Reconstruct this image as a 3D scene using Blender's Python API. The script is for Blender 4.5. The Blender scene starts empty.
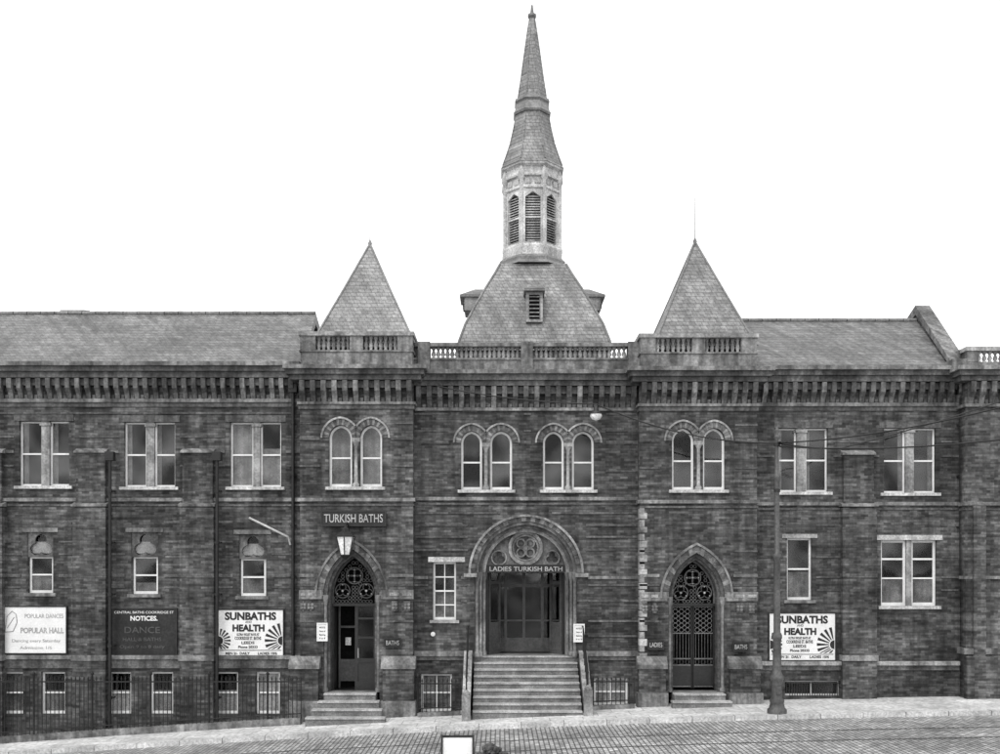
import bpy, math, random, bmesh
from mathutils import Vector
random.seed(7)
S=32.0; D=30.0; CZ=4.56; HP=571.0
def F(y): return (D+y)/D
def X(px,y=0): return (px-500)/S*F(y)
def Z(py,y=0): return CZ+(HP-py)/S*F(y)
def zg(x):
    x=max(-25,min(20,x)); p=500+32*x
    return (717-(738-0.0747*p+3.27e-5*p*p))/32

# ---------------------------------------------------------------- materials
def mat(name,c1,c2=None,brick=None,coord='wall',rough=0.85,nscale=1.2,contrast=0.5,bump=0.3,streak=0.0,metal=0,spec=0.3,fine=0.25,courses=0):
    m=bpy.data.materials.new(name); m.use_nodes=True
    nt=m.node_tree; N=nt.nodes; L=nt.links; N.clear()
    out=N.new('ShaderNodeOutputMaterial'); b=N.new('ShaderNodeBsdfPrincipled')
    L.new(b.outputs[0],out.inputs[0])
    b.inputs['Roughness'].default_value=rough; b.inputs['Metallic'].default_value=metal
    b.inputs['Specular IOR Level'].default_value=spec
    if c2 is None: c2=c1
    geo=N.new('ShaderNodeNewGeometry'); sep=N.new('ShaderNodeSeparateXYZ'); L.new(geo.outputs['Position'],sep.inputs[0])
    comb=N.new('ShaderNodeCombineXYZ')
    if coord=='wall':
        ad=N.new('ShaderNodeMath'); ad.operation='ADD'; L.new(sep.outputs[0],ad.inputs[0]); L.new(sep.outputs[1],ad.inputs[1])
        L.new(ad.outputs[0],comb.inputs[0]); L.new(sep.outputs[2],comb.inputs[1])
    elif coord=='road':
        L.new(sep.outputs[1],comb.inputs[0]); L.new(sep.outputs[0],comb.inputs[1])
    else:
        L.new(sep.outputs[0],comb.inputs[0]); L.new(sep.outputs[1],comb.inputs[1])
    def val(v):
        return (v,v,v,1)
    hsrc=None
    if brick:
        w,h,ms,mc=brick
        bt=N.new('ShaderNodeTexBrick'); L.new(comb.outputs[0],bt.inputs['Vector'])
        bt.inputs['Scale'].default_value=1; bt.inputs['Brick Width'].default_value=w; bt.inputs['Row Height'].default_value=h
        bt.inputs['Mortar Size'].default_value=ms; bt.inputs['Color1'].default_value=val(c1); bt.inputs['Color2'].default_value=val(c2)
        bt.inputs['Mortar'].default_value=val(mc); bt.inputs['Mortar Smooth'].default_value=0.3
        col=bt.outputs['Color']; hsrc=bt.outputs['Fac']
    else:
        nz=N.new('ShaderNodeTexNoise'); nz.inputs['Scale'].default_value=nscale*7; nz.inputs['Detail'].default_value=3
        L.new(geo.outputs['Position'],nz.inputs['Vector'])
        mr=N.new('ShaderNodeMix'); mr.data_type='RGBA'; mr.inputs[6].default_value=val(c1); mr.inputs[7].default_value=val(c2)
        L.new(nz.outputs[0],mr.inputs[0]); col=mr.outputs[2]
    def mulnoise(col,scale,vec,lo,hi,f0=0.35,f1=0.65,det=3):
        n=N.new('ShaderNodeTexNoise'); n.inputs['Scale'].default_value=scale; n.inputs['Detail'].default_value=det; n.inputs['Roughness'].default_value=0.62
        L.new(vec,n.inputs['Vector'])
        r=N.new('ShaderNodeMapRange'); r.inputs[1].default_value=f0; r.inputs[2].default_value=f1; r.inputs[3].default_value=lo; r.inputs[4].default_value=hi
        L.new(n.outputs[0],r.inputs[0])
        mm=N.new('ShaderNodeMix'); mm.data_type='RGBA'; mm.blend_type='MULTIPLY'; mm.inputs[0].default_value=1
        L.new(col,mm.inputs[6]); L.new(r.outputs[0],mm.inputs[7]); return mm.outputs[2],n
    if contrast>0:
        col,n1=mulnoise(col,nscale,geo.outputs['Position'],1-contrast,1+contrast*0.6,det=4)
    if fine>0:
        col,n2=mulnoise(col,nscale*12,geo.outputs['Position'],1-fine,1+fine,det=2)
    if streak>0:
        mp=N.new('ShaderNodeMapping'); mp.inputs['Scale'].default_value=(3.2,0.25,1); L.new(comb.outputs[0],mp.inputs[0])
        col,n3=mulnoise(col,1.0,mp.outputs[0],1-streak,1+streak*0.6)
    if courses>0:
        mp=N.new('ShaderNodeMapping'); mp.inputs['Scale'].default_value=(0.35,6.5,1); L.new(comb.outputs[0],mp.inputs[0])
        col,n4=mulnoise(col,1.0,mp.outputs[0],1-courses,1+courses,det=2)
    L.new(col,b.inputs['Base Color'])
    if bump>0:
        bp=N.new('ShaderNodeBump'); bp.inputs['Strength'].default_value=bump; bp.inputs['Distance'].default_value=0.02
        nz2=N.new('ShaderNodeTexNoise'); nz2.inputs['Scale'].default_value=25; nz2.inputs['Detail'].default_value=1; L.new(geo.outputs['Position'],nz2.inputs['Vector'])
        if hsrc:
            sb=N.new('ShaderNodeMath'); sb.operation='SUBTRACT'; L.new(nz2.outputs[0],sb.inputs[0]); L.new(hsrc,sb.inputs[1]); L.new(sb.outputs[0],bp.inputs['Height'])
        else: L.new(nz2.outputs[0],bp.inputs['Height'])
        L.new(bp.outputs[0],b.inputs['Normal'])
    return m
M={}
M['brick']=mat('sooty_brick',0.042,0.13,brick=(0.235,0.08,0.006,0.075),contrast=0.6,nscale=0.55,streak=0.4,courses=0.3,bump=0.5)
M['brick2']=mat('brick_band',0.08,0.15,brick=(0.235,0.08,0.006,0.09),contrast=0.45,nscale=0.9,streak=0.3,bump=0.5)
M['stone']=mat('weathered_stone',0.14,0.27,contrast=0.55,nscale=0.9,streak=0.5)
M['stoned']=mat('soot_blackened_stone',0.06,0.17,contrast=0.55,nscale=1.2,streak=0.45)
M['stonem']=mat('lighter_stone',0.24,0.38,contrast=0.45,nscale=1.2,streak=0.4)
M['stonel']=mat('pale_stone',0.42,0.6,contrast=0.3,nscale=1.5,streak=0.3)
M['slate']=mat('roof_slate',0.13,0.19,brick=(0.22,0.11,0.008,0.08),contrast=0.3,nscale=0.7,streak=0.25,rough=0.5,bump=0.4,courses=0.15,spec=.5)
M['slatel']=mat('hazed_slate',0.18,0.26,brick=(0.2,0.13,0.009,0.10),contrast=0.3,nscale=0.8,streak=0.25,rough=0.5,bump=0.5,courses=0.12,spec=.5)  # spire and tower slate made paler, haze put into its colour
M['lead']=mat('lead',0.16,0.24,contrast=0.3,rough=0.5,bump=0.1)
M['white']=mat('white_paint',0.74,0.84,contrast=0.15,rough=0.5,bump=0.05,fine=0.06)
M['cream']=mat('dull_paint',0.35,0.5,contrast=0.3,rough=0.5,bump=0.05,fine=0.1)
M['paper']=mat('poster_paper',0.72,0.82,contrast=0.08,rough=0.7,bump=0.03,fine=0.06,nscale=2)
M['ink']=mat('black_ink',0.02,0.03,contrast=0.1,rough=0.6,bump=0)
M['board']=mat('black_board',0.015,0.03,contrast=0.4,rough=0.4,bump=0.05)
M['iron']=mat('black_iron',0.010,0.022,contrast=0.3,rough=0.5,bump=0.1,spec=0.4)
M['poleiron']=mat('painted_iron',0.06,0.10,contrast=0.3,rough=0.5,bump=0.1,spec=0.5,streak=0.2)
M['grille']=mat('gate_grille_iron',0.11,0.2,contrast=0.4,rough=0.5,bump=0.05,spec=0.5)
M['wood']=mat('dark_wood',0.010,0.025,contrast=0.4,rough=0.35,bump=0.1,spec=0.5)
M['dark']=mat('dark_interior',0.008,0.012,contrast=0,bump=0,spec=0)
M['curtain']=mat('net_curtain',0.22,0.45,contrast=0.5,nscale=2.5,bump=0.1,streak=0.5)
M['blind']=mat('white_blind',0.65,0.78,contrast=0.25,nscale=1.5,bump=0.05,streak=0.3)
M['faded']=mat('faded_lettering',0.3,0.4,contrast=0.3,nscale=3,bump=0)
M['pave']=mat('paving_flags',0.50,0.62,brick=(0.95,0.75,0.012,0.28),coord='flat',contrast=0.22,nscale=0.6,rough=0.8,bump=0.3)
M['road']=mat('granite_setts',0.27,0.48,brick=(0.24,0.125,0.018,0.11),coord='road',contrast=0.35,nscale=0.4,rough=0.5,bump=1.0,spec=.5)
M['kerb']=mat('kerb_stone',0.45,0.56,brick=(1.2,2,0.012,0.15),coord='flat',contrast=0.3,nscale=1.2)
M['step']=mat('step_stone',0.13,0.24,contrast=0.4,nscale=2)
M['stepn']=mat('lit_tread_stone',0.32,0.48,contrast=0.35,nscale=2)  # paler copy of the step stone: light on the treads put into the colour
M['ground']=mat('ground_earth',0.2,0.3,contrast=0.3,nscale=0.3,coord='flat')
M['rail']=mat('steel_rail',0.3,0.45,contrast=0.2,rough=0.35,metal=0.8,bump=0.05)
M['opal']=mat('opal_glass',0.75,0.85,contrast=0.1,rough=0.3,bump=0)
def glassmat():
    m=bpy.data.materials.new('window_glass'); m.use_nodes=True; nt=m.node_tree; N=nt.nodes; L=nt.links; N.clear()
    out=N.new('ShaderNodeOutputMaterial'); mx=N.new('ShaderNodeMixShader'); t=N.new('ShaderNodeBsdfTransparent'); g=N.new('ShaderNodeBsdfGlossy')
    t.inputs[0].default_value=(.8,.8,.8,1); g.inputs['Roughness'].default_value=0.05; g.inputs[0].default_value=(.6,.6,.6,1)
    geo=N.new('ShaderNodeNewGeometry')
    nz=N.new('ShaderNodeTexNoise'); nz.inputs['Scale'].default_value=1.1; nz.inputs['Detail'].default_value=1; L.new(geo.outputs['Position'],nz.inputs['Vector'])
    bp=N.new('ShaderNodeBump'); bp.inputs['Strength'].default_value=0.3; bp.inputs['Distance'].default_value=.05; L.new(nz.outputs[0],bp.inputs['Height']); L.new(bp.outputs[0],g.inputs['Normal'])
    mr=N.new('ShaderNodeMapRange'); mr.inputs[1].default_value=.35; mr.inputs[2].default_value=.7; mr.inputs[3].default_value=.02; mr.inputs[4].default_value=.09; L.new(nz.outputs[0],mr.inputs[0])
    L.new(mr.outputs[0],mx.inputs[0]); L.new(t.outputs[0],mx.inputs[1]); L.new(g.outputs[0],mx.inputs[2]); L.new(mx.outputs[0],out.inputs[0])
    return m
M['glass']=glassmat()

# ---------------------------------------------------------------- geometry helpers
def empty(name,loc=(0,0,0)):
    e=bpy.data.objects.new(name,None); bpy.context.scene.collection.objects.link(e); e.empty_display_size=0.3; return e
def finish(me,name,m,parent,smooth=None):
    bm=bmesh.new(); bm.from_mesh(me); bmesh.ops.recalc_face_normals(bm,faces=bm.faces[:]); bm.to_mesh(me); bm.free()
    ob=bpy.data.objects.new(name,me); bpy.context.scene.collection.objects.link(ob)
    me.materials.append(M[m]) 
    if parent: ob.parent=parent
    return ob
class Part:
    def __init__(s,name,m,parent=None): s.n=name;s.m=m;s.p=parent;s.v=[];s.f=[];s.sm=[]
    def add(s,v,f,smooth=False):
        o=len(s.v); s.v+=v; s.f+=[tuple(i+o for i in q) for q in f]; s.sm+=[smooth]*len(f)
    def box(s,x0,x1,y0,y1,z0,z1):
        v=[(x,y,z) for z in(z0,z1) for y in(y0,y1) for x in(x0,x1)]
        s.add(v,[(0,1,3,2),(4,5,7,6),(0,1,5,4),(2,3,7,6),(0,2,6,4),(1,3,7,5)])
    def obox(s,c,ux,uy,hx,hy,z0,z1,tilt=0):
        v=[]
        for z in(z0,z1):
            for b in(-1,1):
                for a in(-1,1):
                    zz=z+(tilt*b)
                    v.append((c[0]+ux[0]*hx*a+uy[0]*hy*b,c[1]+ux[1]*hx*a+uy[1]*hy*b,zz))
        s.add(v,[(0,1,3,2),(4,5,7,6),(0,1,5,4),(2,3,7,6),(0,2,6,4),(1,3,7,5)])
    def prism(s,pts,y0,y1):
        n=len(pts); v=[(x,y0,z) for x,z in pts]+[(x,y1,z) for x,z in pts]
        s.add(v,[tuple(range(n)),tuple(range(n,2*n))]+[(i,(i+1)%n,(i+1)%n+n,i+n) for i in range(n)])
    def prismx(s,pts,x0,x1):
        n=len(pts); v=[(x0,y,z) for y,z in pts]+[(x1,y,z) for y,z in pts]
        s.add(v,[tuple(range(n)),tuple(range(n,2*n))]+[(i,(i+1)%n,(i+1)%n+n,i+n) for i in range(n)])
    def ring(s,a,b,y0,y1,closed=False):
        n=len(a); v=[(x,y0,z) for x,z in a]+[(x,y0,z) for x,z in b]+[(x,y1,z) for x,z in a]+[(x,y1,z) for x,z in b]
        f=[]
        for i in range(n if closed else n-1):
            j=(i+1)%n
            f+=[(i,j,j+n,i+n),(i+2*n,j+2*n,j+3*n,i+3*n),(i,j,j+2*n,i+2*n),(i+n,j+n,j+3*n,i+3*n)]
        if not closed:
            for i in(0,n-1): f.append((i,i+n,i+3*n,i+2*n))
        s.add(v,f)
    def lathe(s,cx,cy,prof,n=12,rot=0,smooth=True):
        v=[];f=[]
        for r,z in prof:
            for k in range(n):
                a=rot+2*math.pi*k/n; v.append((cx+r*math.cos(a),cy+r*math.sin(a),z))
        for i in range(len(prof)-1):
            for k in range(n):
                k2=(k+1)%n; f.append((i*n+k,i*n+k2,(i+1)*n+k2,(i+1)*n+k))
        s.add(v,f,smooth)
        s.add([v[k] for k in range(n)]+[v[(len(prof)-1)*n+k] for k in range(n)],[tuple(range(n)),tuple(range(n,2*n))])
    def tube(s,pts,r,n=6):
        pts=[Vector(p) for p in pts]; v=[];f=[]
        for i,p in enumerate(pts):
            t=(pts[min(i+1,len(pts)-1)]-pts[max(i-1,0)]).normalized()
            a=t.cross(Vector((0,0,1)))
            if a.length<0.05: a=t.cross(Vector((1,0,0)))
            a.normalize(); b=t.cross(a)
            for k in range(n):
                q=p+a*r*math.cos(2*math.pi*k/n)+b*r*math.sin(2*math.pi*k/n); v.append(tuple(q))
        for i in range(len(pts)-1):
            for k in range(n): f.append((i*n+k,i*n+(k+1)%n,(i+1)*n+(k+1)%n,(i+1)*n+k))
        s.add(v,f,True)
    def poly(s,pts,y):
        s.prism(pts,y-0.002,y)
    def build(s):
        me=bpy.data.meshes.new(s.n); me.from_pydata(s.v,[],s.f)
        ob=finish(me,s.n,s.m,s.p)
        for p,b in zip(me.polygons,s.sm): p.use_smooth=b
        return ob
def panel(name,outline,holes,yf,th,m,parent):
    cu=bpy.data.curves.new(name,'CURVE'); cu.dimensions='2D'; cu.fill_mode='BOTH'; cu.extrude=th/2
    for pts in [outline]+holes:
        sp=cu.splines.new('POLY'); sp.points.add(len(pts)-1)
        for p,(x,z) in zip(sp.points,pts): p.co=(x,z,0,1)
        sp.use_cyclic_u=True
    t=bpy.data.objects.new('tmp',cu); bpy.context.scene.collection.objects.link(t)
    dg=bpy.context.evaluated_depsgraph_get(); dg.update()
    me=bpy.data.meshes.new_from_object(t.evaluated_get(dg))
    bpy.data.objects.remove(t)
    for v in me.vertices:
        x,z,e=v.co; v.co=(x,yf+th/2-e,z)
    me.materials.clear(); me.name=name
    bm=bmesh.new(); bm.from_mesh(me); bmesh.ops.remove_doubles(bm,verts=bm.verts[:],dist=1e-5); bm.to_mesh(me); bm.free()
    return finish(me,name,m,parent)
def rect(x0,x1,z0,z1): return [(x0,z0),(x0,z1),(x1,z1),(x1,z0)]
def arch(x0,x1,zb,zs,zt,n=14):
    a=(x1-x0)/2; h=zt-zs; c=(x0+x1)/2; pts=[(x0,zb)]
    if h<=a*1.001:
        for i in range(2*n+1):
            t=math.pi*(1-i/(2*n)); pts.append((c+a*math.cos(t),zs+h*math.sin(t)))
    else:
        R=(a*a+h*h)/(2*a); th=math.atan2(h,R-a)
        for i in range(n+1):
            t=th*i/n; pts.append((x0+R-R*math.cos(t),zs+R*math.sin(t)))
        for i in range(n-1,-1,-1):
            t=th*i/n; pts.append((x1-R+R*math.cos(t),zs+R*math.sin(t)))
    pts.append((x1,zb)); return pts
def circ(cx,cz,r,n=24): return [(cx+r*math.cos(2*math.pi*i/n),cz+r*math.sin(2*math.pi*i/n)) for i in range(n)]
def foil(cx,cz,r,k,rot=math.pi/2,n=48):
    o=[]
    for i in range(n):
        t=2*math.pi*i/n; rr=r*(0.5+0.5*abs(math.cos(k/2*(t-rot)))); o.append((cx+rr*math.cos(t),cz+rr*math.sin(t)))
    return o
def text(s,x,z,y,size,m,parent,w=None,align='CENTER',bold=0.0):
    cu=bpy.data.curves.new('lettering','FONT'); cu.body=s; cu.size=size; cu.align_x=align; cu.extrude=0.003; cu.offset=bold; cu.resolution_u=3
    t=bpy.data.objects.new('tmp',cu); bpy.context.scene.collection.objects.link(t)
    dg=bpy.context.evaluated_depsgraph_get(); dg.update(); me=bpy.data.meshes.new_from_object(t.evaluated_get(dg)); bpy.data.objects.remove(t)
    xs=[v.co.x for v in me.vertices]
    k=1
    if w and xs: k=w/(max(xs)-min(xs))
    for v in me.vertices:
        a,b,c=v.co; v.co=(x+a*k,y-c,z+b)
    me.materials.clear(); me.materials.append(M[m])
    ob=bpy.data.objects.new('lettering',me); bpy.context.scene.collection.objects.link(ob); ob.parent=parent
    return ob

B=empty('turkish_baths_building')
P={}
def part(n,m):
    P[n]=Part(n,m,B); return P[n]
trim=part('stone_trim','stone'); dtrim=part('cornice','stoned'); mid=part('lighter_dressings','stonem'); pale=part('pale_stone_dressings','stonel')
frames=part('window_frames','white'); glass=part('window_panes','glass'); curt=part('curtains','curtain'); blind=part('blinds','blind'); dulls=part('painted_joinery','cream')
bricks=part('brick_piers','brick'); bands=part('brick_bands','brick2'); pipes=part('drainpipes','iron'); doors=part('doors','wood'); irons=part('door_ironwork','iron'); grille=part('gate_grille','grille')
steps=part('entrance_steps','step'); nosing=part('step_nosings','stepn'); interior=part('interior','dark'); bal=part('balustrade','stone')
slate=part('roof','slate'); slate2=part('tower_roofs','slatel'); leads=part('roof_leadwork','lead')

# ---------------------------------------------------------------- windows
REC=.13
def sash(x0,x1,z0,z1,y,fr=frames,w=0.05,meet=0.5,vbar=False,curtain=0.0,side=None,cm=None):
    cm=cm or curt
    fr.box(x0,x0+w,y,y+.06,z0,z1); fr.box(x1-w,x1,y,y+.06,z0,z1)
    fr.box(x0+w,x1-w,y+.003,y+.057,z1-w,z1); fr.box(x0+w,x1-w,y+.003,y+.057,z0,z0+w*1.4)
    if meet:
        zm=z0+(z1-z0)*meet; fr.box(x0+w,x1-w,y+.005,y+.05,zm-.025,zm+.025)
    if vbar: 
        xm=(x0+x1)/2; fr.box(xm-.015,xm+.015,y+.01,y+.045,z0+w*1.4,z1-w)
    glass.box(x0+w*.5,x1-w*.5,y+.025,y+.03,z0+w*.5,z1-w*.5)
    if curtain>0: cm.box(x0+.01,x1-.01,y+.065,y+.072,z0,z0+(z1-z0)*curtain)
    if side: 
        q=(x1-x0)*side[1]
        if side[0]=='l': curt.box(x0,x0+q,y+.09,y+.10,z0,z1)
        else: curt.box(x1-q,x1,y+.09,y+.10,z0,z1)
def pairrect(a,b,c,d,pt,pb,y,holes,cur=(0,0),side=None,meet=0.5,w=.05):
    x0,x1,x2,x3=[X(v,y) for v in(a,b,c,d)]; z0,z1=Z(pb,y),Z(pt,y)
    holes.append(rect(x0,x3,z0,z1))
    mid.box(x1,x2,y+.02,y+.3,z0,z1)
    mid.box(x1-.04,x2+.04,y-.01,y+.31,z1-.14,z1-.05)
    sash(x0,x1,z0,z1,y+REC,curtain=cur[0],side=side,meet=meet,w=w); sash(x2,x3,z0,z1,y+REC,curtain=cur[1],side=side,meet=meet,w=w)
    pale.box(x0-.12,x3+.12,y-.09,y+REC-.005,z0-.09,z0)
    dtrim.box(x0-.15,x3+.15,y-.025,y+.12,z1,z1+.2)
def trefwin(a,b,pt,pm,pb,y,holes,cur=.5):
    x0,x1=X(a,y),X(b,y); z0,zm,z1=Z(pb,y),Z(pm,y),Z(pt,y)
    holes.append(rect(x0,x1,z0,z1))
    c=(x0+x1)/2; r=min((x1-x0)/2,(z1-zm)/2)*.95
    panel('window_tracery',rect(x0,x1,zm,z1),[foil(c,(z1+zm)/2-.05,r,3,rot=math.pi/2)],y+.05,.08,'stoned',B)
    blind.box(x0+.02,x1-.02,y+.16,y+.165,zm+.12,z1-.3)
    glass.box(x0,x1,y+.14,y+.144,zm+.05,z1)
    sash(x0+.03,x1-.03,z0,zm+.02,y+REC,curtain=cur,w=.06,cm=curt)
    trim.box(x0-.1,x1+.1,y-.07,y+REC-.005,z0-.1,z0)
    trim.box(x0-.16,x1+.16,y-.03,y+.045,z1,z1+.13)
def archpair(a,b,c,d,pt,ps,pb,y,holes,fr=frames,cur=0.0):
    z0,zs,z1=Z(pb,y),Z(ps,y),Z(pt,y)
    lim=(X(b,y)+X(c,y))/2
    for (p,q) in((a,b),(c,d)):
        x0,x1=X(p,y),X(q,y)
        holes.append(arch(x0,x1,z0,zs,z1))
        w=.065; R_=REC
        fr.ring(arch(x0,x1,z0,zs,z1),arch(x0+w,x1-w,z0,zs,z1-w),y+R_,y+R_+.06)
        fr.box(x0+w,x1-w,y+R_+.005,y+R_+.05,z0,z0+.1); zm=(z0+z1)/2-.05
        fr.box(x0+w,x1-w,y+R_+.005,y+R_+.05,zm-.025,zm+.025)
        glass.box(x0+.02,x1-.02,y+R_+.025,y+R_+.03,z0,z1)
        if cur: curt.box(x0,x1,y+.30,y+.31,z0,z0+(z1-z0)*cur)
        n=17; cx=(x0+x1)/2; r0=(x1-x0)/2
        for k in range(n):
            t0=math.pi*(k+.04)/n; t1=math.pi*(k+.96)/n; rr=r0+.19
            pts=[(cx+r0*math.cos(t0),zs+(z1-zs)*math.sin(t0)),(cx+rr*math.cos(t0),zs+(z1-zs+.19)*math.sin(t0)),(cx+rr*math.cos(t1),zs+(z1-zs+.19)*math.sin(t1)),(cx+r0*math.cos(t1),zs+(z1-zs)*math.sin(t1))]
            pts=[(min(px_,lim-.004) if p==a else max(px_,lim+.004),pz) for px_,pz in pts]
            (trim if k%2 else bands).prism(pts,y-.03,y+.05)
        sl=slice(0,-5) if p==a else slice(5,None)
        mid.ring(arch(x0-.195,x1+.195,zs,zs,z1+.195)[1:-1][sl],arch(x0-.25,x1+.25,zs,zs,z1+.25)[1:-1][sl],y-.07,y+.02)
    xb,xc=X(b,y),X(c,y); m=(xb+xc)/2
    mid.box(xb-.005,xc+.005,y-.045,y+REC,zs-.12,zs); mid.lathe(m,y+.05,[(.11,z0),(.11,z0+.1),(.075,z0+.14),(.07,zs-.25),(.12,zs-.12)],12)
    pale.box(X(a,y)-.1,X(d,y)+.1,y-.1,y+REC-.005,z0-.09,z0)

# ---------------------------------------------------------------- cornice
def cornice(xa,xb,y,wrap,T,sides=(0,0)):
    for pt,pb,pr,pa in T:
        pa.box(xa-pr*sides[0],xb+pr*sides[1],y-pr,y+wrap,Z(pb,y),Z(pt,y))
def corbels(xa,xb,y,pt,pb,pr,w,sp,pa):
    n=int(round((xb-xa)/sp)); 
    z1,z0=Z(pt,y),Z(pb,y); h=z1-z0
    for i in range(n+1):
        x=xa+(xb-xa)*i/n
        (pa if random.random()<.7 else trim).prismx([(y+.02,z0),(y-pr*.3,z0),(y-pr*.45,z0+h*.28),(y-pr*.9,z0+h*.5),(y-pr,z1-.002),(y+.02,z1-.002)],x-w/2,x+w/2)
        if i<n:
            xm=x+(xb-xa)/n/2; g=(xb-xa)/n/2-w/2-.003
            pa.box(xm-g,xm+g,y-pr*.55,y+.02,z0+h*.66,z1-.004)
            bands.box(xm-g*.6,xm+g*.6,y-.05,y+.02,z0-.0,z0+h*.2)
def baluster(pa,x,y,z0,z1):
    h=z1-z0; pa.lathe(x,y,[(.07,z0),(.07,z0+h*.1),(.04,z0+h*.16),(.075,z0+h*.38),(.035,z0+h*.72),(.05,z0+h*.8),(.07,z0+h*.9),(.07,z1)],8)

ZB=-1.6
# ================= LEFT WING
hl=[]; y=0
pairrect(-86,-64,-56,-36,421,486,0,hl)
pairrect(19,41,49,69,421,486,0,hl,side=('l',.3))
pairrect(124,146,154,175,422,487,0,hl,side=('l',.25))
pairrect(230,253,260,281,422,487,0,hl,cur=(.97,.6))
trefwin(-80,-54,532,557,593,0,hl)
trefwin(27,53,532,557,593,0,hl,.45); trefwin(131,158,532,557,594,0,hl,.3); trefwin(239,266,534,559,596,0,hl,.55)
def basewin(a,b,pt,pb,holes,y=0,cur=.5,v=False):
    x0,x1=X(a,y),X(b,y); z0,z1=Z(pb,y),Z(pt,y); holes.append(rect(x0,x1,z0,z1)); sash(x0,x1,z0,z1,y+.12,curtain=cur,w=.06,vbar=v,cm=blind if random.random()<.6 else curt)
for a,b in((-60,-35),(0,23),(41,65),(108,131),(150,173),(214,238),(256,280)): basewin(a,b,672,714,hl,cur=random.choice([.55,.97,.97]))
panel('wall_front',rect(X(-200),X(301),ZB,Z(368)),hl,0,.4,'brick',B)
def wallstrings(xa,xb,y,lst):
    for pt,pb,pr,pa in lst: pa.box(xa,xb,y-pr,y+.1,Z(pb,y),Z(pt,y))
xa,xb=X(-200),X(302)
CT=[(364,368,.42,trim),(368.1,373,.34,dtrim),(373.1,379,.26,dtrim),(399,402.5,.07,trim),(402.8,407,.035,dtrim)]
cornice(xa,xb,0,.2,CT); corbels(xa,xb,0,379.5,399,.26,.14,.30,dtrim)
wallstrings(xa,xb,0,[(498,501.5,.07,trim),(504,506,.03,bands),(655,659,.1,trim),(659.2,668,.06,dtrim),(412,414,.025,bands)])
def segs(y,lst,segl):
    for pt,pb,pr,pa in lst:
        for a,b in segl: pa.box(X(a,y),X(b,y),y-pr,y+.05,Z(pb,y),Z(pt,y))
segs(0,[(574,577,.03,bands),(586,588,.02,bands),(553,555,.02,bands),(541,542.5,.02,bands),(521,523,.02,bands)],[(-200,-86),(-48,21),(59,125),(164,233),(272,301)])
segs(0,[(450,453,.03,bands),(436,437.5,.02,bands),(465,466.5,.02,bands)],[(-200,-92),(-30,14),(74,119),(180,225),(286,301)])
def pilaster(a,b,pt,y=0,pb=745,pr=.16):
    x0,x1=X(a,y),X(b,y)
    bricks.box(x0,x1,y-pr,y+.05,ZB,Z(pt+4,y))
    trim.prismx([(y+.03,Z(pt+3.5,y)),(y-pr-.06,Z(pt+3.5,y)),(y-pr-.06,Z(pt+2,y)),(y+.03,Z(pt-2,y))],x0-.05,x1+.05)
    x0-=.06;x1+=.06
    bricks.box(x0,x1,y-pr-.09,y+.04,ZB,Z(508,y))
    trim.prismx([(y+.02,Z(507,y)),(y-pr-.13,Z(507,y)),(y-pr-.13,Z(505,y)),(y+.02,Z(501.6,y))],x0-.04,x1+.04)
    trim.box(x0-.03,x1+.03,y-pr-.14,y+.03,Z(660,y),Z(654.5,y))
    bands.box(x0-.012,x1+.012,y-pr-.105,y+.03,Z(577.5,y),Z(573.5,y))
for a,b in((-137,-110),(-30,4),(78,107),(184,214)): pilaster(a,b,450)
def pipe(px,pt,pb,y):
    x=X(px,y); pipes.lathe(x,y,[(.05,Z(pb,y)),(.05,Z(pt,y))],10)
    z=Z(pt,y)
    pipes.box(x-.13,x+.13,y-.1,y+.12,z-.02,z+.25)
    k=z-1
    while k>Z(pb,y): pipes.lathe(x,y,[(.07,k),(.07,k+.09)],10); pipes.box(x-.1,x+.1,y+.03,y+.2,k+.02,k+.07); k-=1.6
pipe(110,460,735,-.3); pipe(217,460,730,-.3); pipe(293,392,716,-.1)
pipe(961,394,580,-.1)
pw=Part('waste_pipe','cream',B); pw.tube([(X(250),-.02,Z(518)),(X(250),-.1,Z(518)),(X(289),-.12,Z(537)),(X(291),-.1,Z(545))],.035,8); pw.build()
# ================= RIGHT WING
hr=[]
pairrect(779,797,806,828,428,492,0,hr,side=('l',.25)); pairrect(884,906,914,936,428,493,0,hr,side=('r',.25))
x0,x1=X(787),X(812); hr.append(rect(x0,x1,Z(600),Z(538))); sash(x0,x1,Z(600),Z(538),REC,curtain=.45,w=.06)
trim.box(x0-.1,x1+.1,-.07,REC-.005,Z(603),Z(600)); mid.box(x0-.16,x1+.16,-.03,.12,Z(538),Z(534))
x0,x1,x2,x3=X(881),X(907),X(912),X(937); hr.append(rect(x0,x3,Z(606),Z(540)))
mid.box(x1,x2,.03,.3,Z(606),Z(540))
for a,b in((x0,x1),(x2,x3)): sash(a,b,Z(606),Z(540),REC,curtain=.4,w=.075,meet=.42); frames.box(a+.075,b-.075,REC+.01,REC+.05,Z(559)-.03,Z(559)+.03)
pale.box(x0-.1,x3+.1,-.08,REC-.005,Z(609),Z(606)); pale.box(x0-.16,x3+.16,-.03,.12,Z(540),Z(535))
x0,x1=X(785),X(840); hr.append(rect(x0,x1,Z(696),Z(681))); sash(x0,x1,Z(696),Z(681),.15,w=.04,vbar=True,meet=0)
panel('wall_front',rect(X(755),X(967),ZB,Z(371)),hr,0,.4,'brick',B)
xa,xb=X(754),X(968)
def sh(T,d): return [(a+d,b+d,c,e) for a,b,c,e in T]
cornice(xa,xb,0,.2,sh(CT,4)); corbels(xa,xb,0,383.5,403,.26,.14,.30,dtrim)
wallstrings(xa,xb,0,[(502,505.5,.07,trim),(508,510,.03,bands),(661,665,.13,mid),(665.2,670,.06,dtrim)])
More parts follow.
